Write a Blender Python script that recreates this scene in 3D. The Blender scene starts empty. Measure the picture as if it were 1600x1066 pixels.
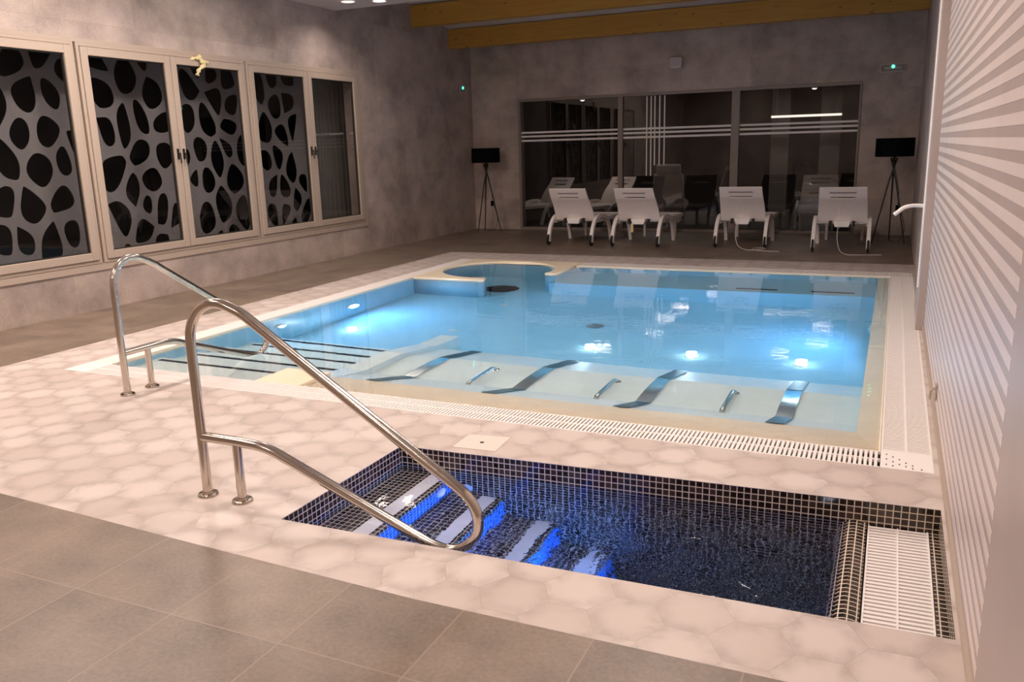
import bpy, bmesh, math, random
from mathutils import Vector, Matrix
scene = bpy.context.scene
COL = scene.collection
PI = math.pi
R = math.radians
rnd = random.Random(7)

# ------------------------------------------------------------------ camera
cam_d = bpy.data.cameras.new('camera')
cam = bpy.data.objects.new('camera', cam_d); COL.objects.link(cam)
cam_d.sensor_width = 36; cam_d.lens = 1298.8 / 1600 * 36; cam_d.clip_start = 0.02; cam_d.clip_end = 200
_p, _r, _y = R(-13.06), R(-1.578), R(24.643)
_w = Vector((-math.sin(_y) * math.cos(_p), math.cos(_y) * math.cos(_p), math.sin(_p)))
_r0 = Vector((math.cos(_y), math.sin(_y), 0)); _u0 = _r0.cross(_w)
_rt = _r0 * math.cos(_r) + _u0 * math.sin(_r); _up = -_r0 * math.sin(_r) + _u0 * math.cos(_r)
cam.matrix_world = Matrix(((_rt.x, _up.x, -_w.x, 0), (_rt.y, _up.y, -_w.y, 0), (_rt.z, _up.z, -_w.z, 1.6), (0, 0, 0, 1)))
scene.camera = cam
# ------------------------------------------------------------------ world, exposure, light levels
world = bpy.data.worlds.new('world'); scene.world = world; world.use_nodes = True
world.node_tree.nodes['Background'].inputs[0].default_value = (0.10, 0.10, 0.12, 1)
world.node_tree.nodes['Background'].inputs[1].default_value = 0.08
scene.view_settings.view_transform = 'Standard'; scene.view_settings.look = 'None'
scene.view_settings.exposure = 0.0; scene.view_settings.gamma = 1.0; scene.view_settings.use_curve_mapping = False
scene.cycles.use_denoising = True
scene.cycles.sample_clamp_indirect = 40.0; scene.cycles.sample_clamp_direct = 12.0
scene.cycles.max_bounces = 10; scene.cycles.transmission_bounces = 8; scene.cycles.transparent_max_bounces = 10
CEIL_W = 57.0       # W of each ceiling panel
POOL_W = 25.0       # W of each pool lamp
PLUNGE_W = 15.0
WARM = (1.0, 0.85, 0.76)
# y, x, relative strength of the ceiling panels
PANELS = [(-1.6, -1.6, .8), (-1.6, -5.2, .8), (1.2, -1.6, 1.0), (1.2, -5.6, 1.2), (4.0, -1.6, 1.0), (4.0, -6.2, 1.5),
          (6.0, -1.6, .7), (6.0, -6.2, 1.3), (7.9, -1.6, .75), (7.9, -6.0, .9)]

# ------------------------------------------------------------------ helpers: meshes
class MB:
    def __init__(s): s.v = []; s.f = []; s.uv = []
    def add(s, verts, faces, uvs=None):
        o = len(s.v); s.v += [tuple(v) for v in verts]
        for i, f in enumerate(faces):
            s.f.append(tuple(o + k for k in f)); s.uv.append(uvs[i] if uvs else None)
    def box(s, x0, x1, y0, y1, z0, z1):
        s.hexa([(x0, y0), (x1, y0), (x1, y1), (x0, y1)], z0, z1)
    def hexa(s, q, z0, z1):
        V = [(x, y, z0) for x, y in q] + [(x, y, z1) for x, y in q]
        s.add(V, [(3, 2, 1, 0), (4, 5, 6, 7), (0, 1, 5, 4), (1, 2, 6, 5), (2, 3, 7, 6), (3, 0, 4, 7)])
    def obox(s, c, ax, ay, az):            # oriented box: centre, three half-axis vectors
        c = Vector(c); ax, ay, az = Vector(ax), Vector(ay), Vector(az)
        V = [c + ax * i + ay * j + az * k for k in (-1, 1) for i, j in ((-1, -1), (1, -1), (1, 1), (-1, 1))]
        s.add(V, [(3, 2, 1, 0), (4, 5, 6, 7), (0, 1, 5, 4), (1, 2, 6, 5), (2, 3, 7, 6), (3, 0, 4, 7)])
    def tube(s, path, rad, n=16, caps=True, flat=None):
        P = [Vector(p) for p in path]; N = len(P); ref = None; rings = []
        for i, p in enumerate(P):
            t = (P[min(i + 1, N - 1)] - P[max(i - 1, 0)]).normalized()
            if ref is None:
                ref = Vector((0, 0, 1)) if abs(t.z) < .9 else Vector((1, 0, 0))
            a = (ref - t * ref.dot(t)).normalized(); b = t.cross(a); ref = a
            r = rad[i] if isinstance(rad, (list, tuple)) else rad
            rings.append([p + (a * math.cos(2 * PI * k / n) + b * math.sin(2 * PI * k / n)) * r for k in range(n)])
        V = [v for rg in rings for v in rg]
        F = [(i * n + k, i * n + (k + 1) % n, (i + 1) * n + (k + 1) % n, (i + 1) * n + k) for i in range(N - 1) for k in range(n)]
        if caps: F += [tuple(range(n - 1, -1, -1)), tuple((N - 1) * n + k for k in range(n))]
        s.add(V, F)
    def lathe(s, prof, c=(0, 0, 0), n=32, axis='Z'):   # prof: (r, h) list
        c = Vector(c); V = []
        for r, h in prof:
            for k in range(n):
                a = 2 * PI * k / n; x, y = r * math.cos(a), r * math.sin(a)
                V.append(c + (Vector((x, y, h)) if axis == 'Z' else Vector((h, x, y)) if axis == 'X' else Vector((y, h, x))))
        F = [(i * n + k, i * n + (k + 1) % n, (i + 1) * n + (k + 1) % n, (i + 1) * n + k) for i in range(len(prof) - 1) for k in range(n)]
        if prof[0][0] > 1e-5: F.append(tuple(range(n - 1, -1, -1)))
        if prof[-1][0] > 1e-5: F.append(tuple((len(prof) - 1) * n + k for k in range(n)))
        s.add(V, F)
    def prism_x(s, prof, x0, x1):           # (y, z) outline extruded along x
        n = len(prof); V = [(x0, y, z) for y, z in prof] + [(x1, y, z) for y, z in prof]
        s.add(V, [tuple(range(n - 1, -1, -1)), tuple(range(n, 2 * n))] + [(i, (i + 1) % n, n + (i + 1) % n, n + i) for i in range(n)])
    def build(s, name, mat, parent=None, smooth=False, bevel=0, auto=None):
        me = bpy.data.meshes.new(name); me.from_pydata(s.v, [], s.f)
        bm = bmesh.new(); bm.from_mesh(me)
        bmesh.ops.recalc_face_normals(bm, faces=bm.faces)
        bm.to_mesh(me); bm.free()
        uvl = me.uv_layers.new(name='UVMap')
        for p in me.polygons:                # metre-scaled box-mapped UVs
            nx, ny, nz = (abs(c) for c in p.normal)
            for li in p.loop_indices:
                co = me.vertices[me.loops[li].vertex_index].co
                if nz >= nx and nz >= ny: uv = (co.x, co.y)
                elif nx >= ny: uv = (co.y, co.z)
                else: uv = (co.x, co.z)
                uvl.data[li].uv = uv
        for i, p in enumerate(me.polygons):
            if i < len(s.uv) and s.uv[i]:
                pass
        if smooth:
            for p in me.polygons: p.use_smooth = True
            try: me.set_sharp_from_angle(angle=R(40))
            except Exception: pass
        me.materials.append(mat)
        o = bpy.data.objects.new(name, me); COL.objects.link(o)
        if parent: o.parent = parent
        if bevel:
            m = o.modifiers.new('bevel', 'BEVEL'); m.width = bevel; m.segments = 2; m.limit_method = 'ANGLE'
        return o

def catmull(pts, sub=8):
    P = [Vector(p) for p in pts]; P = [2 * P[0] - P[1]] + P + [2 * P[-1] - P[-2]]; out = []
    for i in range(1, len(P) - 2):
        a, b, c, d = P[i - 1:i + 3]
        for k in range(sub):
            t = k / sub
            out.append(.5 * ((2 * b) + (-a + c) * t + (2 * a - 5 * b + 4 * c - d) * t * t + (-a + 3 * b - 3 * c + d) * t ** 3))
    out.append(P[-2]); return out

def fillet(pts, rad, n=8):
    P = [Vector(p) for p in pts]; out = [P[0]]
    for i in range(1, len(P) - 1):
        r = rad[i - 1] if isinstance(rad, (list, tuple)) else rad
        a = (P[i - 1] - P[i]).normalized(); b = (P[i + 1] - P[i]).normalized()
        ang = a.angle(b); d = r / math.tan(ang / 2)
        d = min(d, (P[i - 1] - P[i]).length * .49, (P[i + 1] - P[i]).length * .49); rr = d * math.tan(ang / 2)
        c = P[i] + (a + b).normalized() * (rr / math.sin(ang / 2))
        s0 = P[i] + a * d - c; s1 = P[i] + b * d - c; tot = s0.angle(s1); ax = s0.cross(s1).normalized()
        for k in range(n + 1): out.append(c + Matrix.Rotation(tot * k / n, 3, ax) @ s0)
    out.append(P[-1]); return out

def fill2d(name, outer, holes, z0, z1, mat, parent=None, plane='XY', off=0.0):
    """filled outline with holes and real thickness, made from a 2D curve"""
    cu = bpy.data.curves.new(name, 'CURVE'); cu.dimensions = '2D'; cu.fill_mode = 'BOTH'; cu.extrude = abs(z1 - z0) / 2
    for loop in [outer] + list(holes):
        sp = cu.splines.new('POLY'); sp.points.add(len(loop) - 1); sp.use_cyclic_u = True
        for i, (x, y) in enumerate(loop): sp.points[i].co = (x, y, 0, 1)
    tmp = bpy.data.objects.new('tmp', cu); COL.objects.link(tmp)
    dg = bpy.context.evaluated_depsgraph_get(); dg.update()
    me = bpy.data.meshes.new_from_object(tmp.evaluated_get(dg))
    bpy.data.objects.remove(tmp); bpy.data.curves.remove(cu)
    m = (z0 + z1) / 2
    for v in me.vertices:
        x, y, z = v.co
        if plane == 'XY': v.co = (x, y, z + m)
        elif plane == 'YZ': v.co = (z + m, x, y)
        else: v.co = (x, z + m, y)
    bm = bmesh.new(); bm.from_mesh(me); bmesh.ops.remove_doubles(bm, verts=bm.verts, dist=1e-5)
    bmesh.ops.recalc_face_normals(bm, faces=bm.faces); bm.to_mesh(me); bm.free()
    me.name = name; me.materials.clear(); me.materials.append(mat)
    uvl = me.uv_layers.new(name='UVMap') if not me.uv_layers else me.uv_layers[0]
    for p in me.polygons:
        nx, ny, nz = (abs(c) for c in p.normal)
        for li in p.loop_indices:
            co = me.vertices[me.loops[li].vertex_index].co
            uvl.data[li].uv = (co.x, co.y) if nz >= nx and nz >= ny else (co.y, co.z) if nx >= ny else (co.x, co.z)
    o = bpy.data.objects.new(name, me); COL.objects.link(o)
    if parent: o.parent = parent
    return o

def tag(o, label=None, cat=None, group=None, kind=None):
    if label: o['label'] = label
    if cat: o['category'] = cat
    if group: o['group'] = group
    if kind: o['kind'] = kind
    return o
def struct(o, label=None, cat=None):
    return tag(o, label, cat, kind='structure')
def thing(name, label, cat, loc=(0, 0, 0), group=None, rz=0):
    o = bpy.data.objects.new(name, None); COL.objects.link(o); o.empty_display_size = .1
    o.location = loc; o.rotation_euler = (0, 0, rz); return tag(o, label, cat, group)
def copy_tree(o, parent=None):
    c = o.copy(); COL.objects.link(c); c.parent = parent
    if parent is not None: c.matrix_parent_inverse = o.matrix_parent_inverse.copy()
    for ch in [x for x in bpy.data.objects if x.parent == o and x.name in COL.objects]: copy_tree(ch, c)
    return c

# ------------------------------------------------------------------ helpers: materials
def new_mat(name):
    m = bpy.data.materials.new(name); m.use_nodes = True; nt = m.node_tree
    return m, nt, nt.nodes['Principled BSDF']
def N(nt, t, **kw):
    n = nt.nodes.new(t)
    for k, v in kw.items():
        if k == 'ins':
            for i, val in v.items():
                if hasattr(val, 'is_linked') or hasattr(val, 'links'): nt.links.new(val, n.inputs[i])
                else: n.inputs[i].default_value = val
        else: setattr(n, k, v)
    return n
def math_(nt, op, a, b=None, c=None):
    ins = {0: a}
    if b is not None: ins[1] = b
    if c is not None: ins[2] = c
    return N(nt, 'ShaderNodeMath', operation=op, ins=ins).outputs[0]
def mixc(nt, fac, a, b):
    n = N(nt, 'ShaderNodeMix', data_type='RGBA')
    for idx, val in ((0, fac), (6, a), (7, b)):
        if hasattr(val, 'links'): nt.links.new(val, n.inputs[idx])
        else: n.inputs[idx].default_value = val
    return n.outputs[2]
def c4(c): return (c[0], c[1], c[2], 1)
def plain(name, col, rough=.5, metal=0, noise=0, nscale=8, bump=0, emit=None, estr=0, spec=None):
    m, nt, b = new_mat(name)
    b.inputs['Base Color'].default_value = c4(col); b.inputs['Roughness'].default_value = rough; b.inputs['Metallic'].default_value = metal
    if spec is not None: b.inputs['Specular IOR Level'].default_value = spec
    tc = N(nt, 'ShaderNodeTexCoord')
    if noise or bump:
        nz = N(nt, 'ShaderNodeTexNoise', ins={'Scale': nscale, 'Detail': 5.0, 'Roughness': .6}); nt.links.new(tc.outputs['Object'], nz.inputs['Vector'])
        if noise:
            f = math_(nt, 'MULTIPLY_ADD', nz.outputs[0], 2.4, -.7)
            f = N(nt, 'ShaderNodeClamp', ins={0: f}).outputs[0]
            nt.links.new(mixc(nt, f, c4([c * (1 - noise) for c in col]), c4([min(1, c * (1 + noise)) for c in col])), b.inputs['Base Color'])
        if bump:
            bp = N(nt, 'ShaderNodeBump', ins={'Strength': bump, 'Distance': .01}); nt.links.new(nz.outputs[0], bp.inputs['Height']); nt.links.new(bp.outputs[0], b.inputs['Normal'])
    if emit: b.inputs['Emission Color'].default_value = c4(emit); b.inputs['Emission Strength'].default_value = estr
    return m
def coord(nt, kind='UV'):
    tc = N(nt, 'ShaderNodeTexCoord'); return tc.outputs[kind]
def sep(nt, v):
    n = N(nt, 'ShaderNodeSeparateXYZ'); nt.links.new(v, n.inputs[0]); return n.outputs
def grid_tile(name, col, grout, px, py, gap, ox=0, oy=0, var=.08, rough=.45, mottle=.12, mscale=3, coordk='UV', bump=.3, speck=0, gloss_tile=None, dark2=None):
    """square tiles: pitch px x py metres, grout gap, per-tile variation and mottling"""
    m, nt, b = new_mat(name); uv = coord(nt, coordk); s = sep(nt, uv)
    u = math_(nt, 'DIVIDE', math_(nt, 'SUBTRACT', s[0], ox), px); v = math_(nt, 'DIVIDE', math_(nt, 'SUBTRACT', s[1], oy), py)
    fu, fv = math_(nt, 'FRACT', u), math_(nt, 'FRACT', v)
    eu = math_(nt, 'MULTIPLY', math_(nt, 'MINIMUM', fu, math_(nt, 'SUBTRACT', 1.0, fu)), px)
    ev = math_(nt, 'MULTIPLY', math_(nt, 'MINIMUM', fv, math_(nt, 'SUBTRACT', 1.0, fv)), py)
    e = math_(nt, 'MINIMUM', eu, ev)
    mr = N(nt, 'ShaderNodeMapRange', interpolation_type='SMOOTHSTEP', ins={'From Min': gap * .35, 'From Max': gap * .65}); nt.links.new(e, mr.inputs[0]); mask = mr.outputs[0]
    cid = N(nt, 'ShaderNodeCombineXYZ'); nt.links.new(math_(nt, 'FLOOR', u), cid.inputs[0]); nt.links.new(math_(nt, 'FLOOR', v), cid.inputs[1])
    wn = N(nt, 'ShaderNodeTexWhiteNoise'); nt.links.new(cid.outputs[0], wn.inputs['Vector'])
    nz = N(nt, 'ShaderNodeTexNoise', ins={'Scale': mscale, 'Detail': 6.0, 'Roughness': .62}); nt.links.new(uv, nz.inputs['Vector'])
    val = math_(nt, 'ADD', math_(nt, 'MULTIPLY_ADD', wn.outputs[0], 2 * var, 1 - var), math_(nt, 'MULTIPLY_ADD', nz.outputs[0], 4 * mottle, -2 * mottle))
    if speck:
        n2 = N(nt, 'ShaderNodeTexNoise', ins={'Scale': 60.0, 'Detail': 3.0}); nt.links.new(uv, n2.inputs['Vector'])
        val = math_(nt, 'ADD', val, math_(nt, 'MULTIPLY_ADD', n2.outputs[0], 4 * speck, -2 * speck))
    base = N(nt, 'ShaderNodeVectorMath', operation='SCALE'); base.inputs[0].default_value = col; nt.links.new(val, base.inputs['Scale'])
    tcol = base.outputs[0]
    if dark2:
        tcol = mixc(nt, math_(nt, 'GREATER_THAN', wn.outputs[0], .72), tcol, c4(dark2))
    nt.links.new(mixc(nt, mask, c4(grout), tcol), b.inputs['Base Color'])
    b.inputs['Roughness'].default_value = rough
    if gloss_tile is not None:
        rr = N(nt, 'ShaderNodeMapRange', ins={'To Min': .7, 'To Max': gloss_tile}); nt.links.new(mask, rr.inputs[0]); nt.links.new(rr.outputs[0], b.inputs['Roughness'])
    if bump:
        bp = N(nt, 'ShaderNodeBump', ins={'Strength': bump, 'Distance': .002}); nt.links.new(mask, bp.inputs['Height']); nt.links.new(bp.outputs[0], b.inputs['Normal'])
    return m
def hex_tile(name, size):
    m, nt, b = new_mat(name); s = sep(nt, coord(nt, 'UV'))
    def vec(x, y):
        n = N(nt, 'ShaderNodeCombineXYZ'); nt.links.new(x, n.inputs[0]); nt.links.new(y, n.inputs[1]); return n.outputs[0]
    def vm(op, a, bb):
        n = N(nt, 'ShaderNodeVectorMath', operation=op)
        for i, q in enumerate((a, bb)):
            if q is None: continue
            if hasattr(q, 'links'): nt.links.new(q, n.inputs[i])
            else: n.inputs[i].default_value = q
        return n
    p = vec(math_(nt, 'DIVIDE', math_(nt, 'ADD', s[1], 40.0), size), math_(nt, 'DIVIDE', math_(nt, 'ADD', s[0], 40.0), size))
    r_, h_ = (1, 1.7320508, 1), (.5, .8660254, 0)
    a = vm('SUBTRACT', vm('MODULO', p, r_).outputs[0], h_).outputs[0]
    c = vm('SUBTRACT', vm('MODULO', vm('ADD', p, h_).outputs[0], r_).outputs[0], h_).outputs[0]
    la, lc = vm('LENGTH', a, None).outputs['Value'], vm('LENGTH', c, None).outputs['Value']
    pick = math_(nt, 'LESS_THAN', la, lc)
    mx = N(nt, 'ShaderNodeMix', data_type='VECTOR'); nt.links.new(pick, mx.inputs[0]); nt.links.new(c, mx.inputs[4]); nt.links.new(a, mx.inputs[5]); g = mx.outputs[1]
    idv = vm('SUBTRACT', p, g).outputs[0]; idr = vm('SNAP', vm('ADD', idv, (.05, .05, 0)).outputs[0], (.5, .1, 1)).outputs[0]
    gs = sep(nt, vm('ABSOLUTE', g, None).outputs[0])
    d = math_(nt, 'MAXIMUM', gs[0], math_(nt, 'ADD', math_(nt, 'MULTIPLY', gs[0], .5), math_(nt, 'MULTIPLY', gs[1], .8660254)))
    e = math_(nt, 'SUBTRACT', .5, d)
    wn = N(nt, 'ShaderNodeTexWhiteNoise'); nt.links.new(idr, wn.inputs['Vector'])
    big = N(nt, 'ShaderNodeTexNoise', ins={'Scale': 2.2, 'Detail': 5.0, 'Roughness': .6, 'Distortion': .6}); nt.links.new(coord(nt, 'UV'), big.inputs['Vector'])
    off = vm('ADD', p, None); nt.links.new(vm('SCALE', wn.outputs[1], None).outputs[0], off.inputs[1])
    vein = N(nt, 'ShaderNodeTexNoise', ins={'Scale': 1.3, 'Detail': 4.0, 'Distortion': 1.8}); nt.links.new(off.outputs[0], vein.inputs['Vector'])
    edge = N(nt, 'ShaderNodeMapRange', interpolation_type='SMOOTHSTEP', ins={'From Min': 0.0, 'From Max': .30, 'To Min': 1.0, 'To Max': 0.0}); nt.links.new(e, edge.inputs[0])
    sh = math_(nt, 'MULTIPLY', edge.outputs[0], math_(nt, 'MULTIPLY_ADD', vein.outputs[0], 2.6, -.75))
    sh = N(nt, 'ShaderNodeClamp', ins={0: sh}).outputs[0]
    col = mixc(nt, wn.outputs[0], c4((.54, .45, .405)), c4((.66, .575, .53)))
    col = mixc(nt, math_(nt, 'MULTIPLY', big.outputs[0], .35), col, c4((.58, .49, .44)))
    col = mixc(nt, math_(nt, 'MULTIPLY', sh, .85), col, c4((.40, .33, .295)))
    jl = N(nt, 'ShaderNodeMapRange', ins={'From Min': .004, 'From Max': .012, 'To Min': .55, 'To Max': 0.0}); nt.links.new(e, jl.inputs[0])
    col = mixc(nt, jl.outputs[0], col, c4((.42, .33, .28)))
    nt.links.new(col, b.inputs['Base Color']); b.inputs['Roughness'].default_value = .42; b.inputs['Specular IOR Level'].default_value = .35
    return m
def water_mat(name, scale, strength, dist, vol_col, vol_den, stretch=(1, 1, 1), detail=2.0, ramp=None):
    m = bpy.data.materials.new(name); m.use_nodes = True; nt = m.node_tree; nt.nodes.clear()
    out = N(nt, 'ShaderNodeOutputMaterial'); g = N(nt, 'ShaderNodeBsdfGlass', ins={'Roughness': 0.0, 'IOR': 1.33}); g.inputs['Color'].default_value = (1, 1, 1, 1)
    tc = N(nt, 'ShaderNodeTexCoord'); mp = N(nt, 'ShaderNodeMapping'); mp.inputs['Scale'].default_value = stretch; nt.links.new(tc.outputs['Object'], mp.inputs[0])
    nz = N(nt, 'ShaderNodeTexNoise', ins={'Scale': scale, 'Detail': detail, 'Roughness': .5, 'Distortion': .4}); nt.links.new(mp.outputs[0], nz.inputs['Vector'])
    bp = N(nt, 'ShaderNodeBump', ins={'Strength': strength, 'Distance': dist}); nt.links.new(nz.outputs[0], bp.inputs['Height']); nt.links.new(bp.outputs[0], g.inputs['Normal'])
    if ramp:      # calmer water over the steps, churned water towards the jets
        sx = N(nt, 'ShaderNodeSeparateXYZ'); nt.links.new(tc.outputs['Object'], sx.inputs[0])
        mr = N(nt, 'ShaderNodeMapRange', ins={'From Min': ramp[0], 'From Max': ramp[1], 'To Min': ramp[2], 'To Max': ramp[3]}); nt.links.new(sx.outputs[0], mr.inputs[0])
        nt.links.new(mr.outputs[0], bp.inputs['Strength'])
    nt.links.new(g.outputs[0], out.inputs[0])
    va = N(nt, 'ShaderNodeVolumeAbsorption'); va.inputs['Color'].default_value = c4(vol_col); va.inputs['Density'].default_value = vol_den
    nt.links.new(va.outputs[0], out.inputs['Volume'])
    return m
def pane_mat(name, tint=(.8, .82, .82), refl=1.0):
    m = bpy.data.materials.new(name); m.use_nodes = True; nt = m.node_tree; nt.nodes.clear()
    out = N(nt, 'ShaderNodeOutputMaterial'); t = N(nt, 'ShaderNodeBsdfTransparent'); t.inputs[0].default_value = c4(tint)
    g = N(nt, 'ShaderNodeBsdfGlossy', ins={'Roughness': 0.0}); g.inputs[0].default_value = (1, 1, 1, 1)
    fr = N(nt, 'ShaderNodeFresnel', ins={'IOR': 1.5}); mx = N(nt, 'ShaderNodeMixShader')
    geo = N(nt, 'ShaderNodeNewGeometry'); nt.links.new(math_(nt, 'MULTIPLY', math_(nt, 'MULTIPLY', fr.outputs[0], refl), math_(nt, 'SUBTRACT', 1.0, geo.outputs['Backfacing'])), mx.inputs[0]); nt.links.new(t.outputs[0], mx.inputs[1]); nt.links.new(g.outputs[0], mx.inputs[2]); nt.links.new(mx.outputs[0], out.inputs[0])
    return m
def steel_mat(name, col=(.62, .56, .50), rough=.14):
    m, nt, b = new_mat(name); b.inputs['Base Color'].default_value = c4(col); b.inputs['Metallic'].default_value = 1; 
    nz = N(nt, 'ShaderNodeTexNoise', ins={'Scale': 30.0, 'Detail': 3.0}); nt.links.new(coord(nt, 'Object'), nz.inputs['Vector'])
    mr = N(nt, 'ShaderNodeMapRange', ins={'To Min': rough * .7, 'To Max': rough * 1.5}); nt.links.new(nz.outputs[0], mr.inputs[0]); nt.links.new(mr.outputs[0], b.inputs['Roughness'])
    return m
def emis(name, col, s):
    m = bpy.data.materials.new(name); m.use_nodes = True; nt = m.node_tree; nt.nodes.clear()
    out = N(nt, 'ShaderNodeOutputMaterial'); e = N(nt, 'ShaderNodeEmission', ins={'Strength': s}); e.inputs[0].default_value = c4(col); nt.links.new(e.outputs[0], out.inputs[0]); return m
def wood_mat(name):
    m, nt, b = new_mat(name); mp = N(nt, 'ShaderNodeMapping'); mp.inputs['Scale'].default_value = (.6, 6, 14); nt.links.new(coord(nt, 'Object'), mp.inputs[0])
    nz = N(nt, 'ShaderNodeTexNoise', ins={'Scale': 2.5, 'Detail': 6.0, 'Distortion': 1.2}); nt.links.new(mp.outputs[0], nz.inputs['Vector'])
    col = mixc(nt, nz.outputs[0], c4((.36, .165, .022)), c4((.62, .33, .06)))
    vo = N(nt, 'ShaderNodeTexVoronoi', ins={'Scale': 3.2}); mp2 = N(nt, 'ShaderNodeMapping'); mp2.inputs['Scale'].default_value = (1, 1.2, 2.4); nt.links.new(coord(nt, 'Object'), mp2.inputs[0]); nt.links.new(mp2.outputs[0], vo.inputs['Vector'])
    kn = N(nt, 'ShaderNodeMapRange', ins={'From Min': .05, 'From Max': .12, 'To Min': .8, 'To Max': 0.0}); nt.links.new(vo.outputs[0], kn.inputs[0])
    col = mixc(nt, kn.outputs[0], col, c4((.10, .03, .008)))
    nt.links.new(col, b.inputs['Base Color']); b.inputs['Roughness'].default_value = .5; return m

GR = .0
M = {}
M['floor'] = grid_tile('stone_floor_tiles', (.195, .147, .112), (.275, .212, .165), .486, .53, .006, ox=-2.752 - 20 * .486, oy=1.93 - 20 * .53, var=.12, mottle=.34, mscale=2.6, speck=.16, rough=.42, bump=.25)
M['hex'] = hex_tile('cream_hexagon_tiles', .245)
M['wall'] = grid_tile('grey_stone_wall_tiles', (.44, .355, .31), (.36, .285, .245), 1.2, .6, .003, var=.09, mottle=.42, mscale=1.7, speck=.12, rough=.6, bump=.1)
M['mosaic'] = grid_tile('dark_mosaic', (.028, .017, .014), (.66, .56, .44), .0325, .0325, .0046, var=.55, mottle=.2, mscale=9, rough=.2, gloss_tile=.12, bump=.25, dark2=(.055, .032, .025))
M['bluelit'] = grid_tile('blue_lit_mosaic', (.012, .16, .50), (.30, .55, .82), .0325, .0325, .0046, var=.45, mottle=.2, mscale=9, rough=.2, gloss_tile=.12, bump=.25, dark2=(.02, .18, .66))  # blue lamp light on the dark risers is put into the tile colour
M['pool_tile'] = grid_tile('pale_blue_pool_tiles', (.46, .72, .83), (.53, .77, .86), .25, .25, .003, var=.02, mottle=.03, rough=.35, bump=.05)
M['cream'] = grid_tile('cream_pool_coping', (.88, .75, .56), (.80, .68, .50), .25, .25, .003, var=.02, mottle=.05, rough=.3, bump=.05)
M['bench'] = grid_tile('pale_bench_tiles', (.88, .90, .84), (.82, .85, .79), .25, .25, .003, var=.02, mottle=.03, rough=.35, bump=.05)
M['white'] = plain('white_plastic', (.82, .77, .74), .35)
M['gratewhite'] = plain('white_grate_plastic', (.88, .82, .78), .38)
M['channel'] = plain('shaded_gutter_lining', (.10, .09, .085), .7)  # tone darkened for the shade beneath the grating slats
M['steel'] = steel_mat('polished_stainless_steel')
M['plate'] = plain('polished_steel_plate', (.86, .85, .82), .20, 1)
M['plate_dark'] = plain('steel_plate_dark_reflection', (.07, .13, .15), .35, .5)  # same steel, with the dark reflections of the end panels painted in
M['ceiling'] = plain('painted_ceiling', (.62, .55, .52), .8, noise=.03)
M['frame'] = plain('beige_window_frame', (.45, .36, .29), .4)
M['alu'] = plain('bronze_aluminium_frame', (.25, .20, .17), .4)
M['seal'] = plain('dark_rubber_gasket', (.03, .025, .02), .6)
M['pane'] = pane_mat('window_glass', (.86, .86, .86), 1.0)
M['pane2'] = pane_mat('tinted_glass', (.62, .62, .62), 1.15)
M['screen'] = plain('grey_perforated_metal', (.30, .28, .28), .6, noise=.06, nscale=30)
M['black'] = plain('black_matte', (.003, .004, .005), .8, spec=.05)
M['blackmetal'] = plain('black_metal', (.015, .013, .012), .45)
M['wood'] = wood_mat('orange_glulam_timber')
M['lounge'] = plain('white_lounger_frame', (.86, .79, .75), .45)
M['sling'] = plain('pale_lounger_mesh', (.82, .73, .69), .7, noise=.06, nscale=60)
M['rubber'] = plain('black_rubber', (.015, .014, .013), .7)
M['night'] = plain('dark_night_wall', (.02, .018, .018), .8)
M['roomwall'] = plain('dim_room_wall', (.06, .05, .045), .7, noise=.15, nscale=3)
M['strip'] = plain('black_non_slip_strip', (.02, .025, .03), .8)
M['band'] = plain('white_step_band', (.85, .79, .72), .6, noise=.05, nscale=25)
M['panel'] = plain('mauve_cladding_panel', (.44, .36, .325), .42, noise=.06, nscale=2.5)
M['stripe'] = plain('pale_cladding_slat', (.70, .60, .55), .40, noise=.04, nscale=2.5)
M['diffuser'] = emis('lamp_diffuser', (1, .86, .76), 3.0)
M['poollens'] = emis('pool_lamp_lens', (.75, .85, 1.0), 14.0)
M['floorlens'] = emis('floor_lamp_lens', (.95, .97, 1.0), 16.0)
M['green'] = emis('green_led', (.05, 1.0, .45), 6.0)
M['tubelight'] = emis('warm_tube_light', (1.0, .86, .76), 3.0)
M['vinyl'] = plain('frosted_vinyl', (.85, .80, .76), .6)
M['vinylw'] = plain('white_vinyl', (.85, .78, .72), .6, emit=(1, .85, .75), estr=0.0)
M['tape'] = plain('yellow_cloth', (.72, .62, .33), .8, noise=.1, nscale=20)
M['water'] = water_mat('pool_water', 3.4, .07, .02, (.35, .84, .96), .22, stretch=(1, 1.6, 1), detail=3.0)
M['water2'] = water_mat('rippling_plunge_water', 6.0, .16, .05, (.25, .6, .95), .5, detail=4.0, ramp=(-2.2, -.9, .025, .26))

# ================================================================== SETTING
XL, XR, YB, YN = -7.816, .31, 15.43, -3.2
px0, px1, py0, py1 = -5.852, .274, 4.292, 11.04         # outer edge of the overflow grating
ix0, ix1, iy0, iy1 = -5.63, .03, 4.53, 10.75            # inner edge of the grating
qf = lambda x: 2.714 + (x + 2.41) * (2.782 - 2.714) / 2.695
qb = lambda x: 3.723 + (x + 2.41) * (3.851 - 3.723) / 2.695
qx0, qx1 = -2.41, .285
hexzone = [(-6.43, 2.56), (-3.95, 2.445), (-2.62, 2.385), (-1.5, 2.345), (.34, 2.355), (.34, 11.80), (-6.43, 11.77)]
struct(fill2d('floor', [(-9, YN - .2), (.55, YN - .2), (.55, YB + .05), (-9, YB + .05)], [hexzone], -.02, 0, M['floor']))
struct(fill2d('floor', hexzone, [[(px0, py0), (px1, py0), (px1, py1), (px0, py1)],
       [(qx0 - .003, qf(qx0)), (qx1, qf(qx1)), (qx1, qb(qx1)), (qx0 + .004, qb(qx0))]], -.004, 0, M['hex']), 'cream hexagon tiled pool surround')

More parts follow.
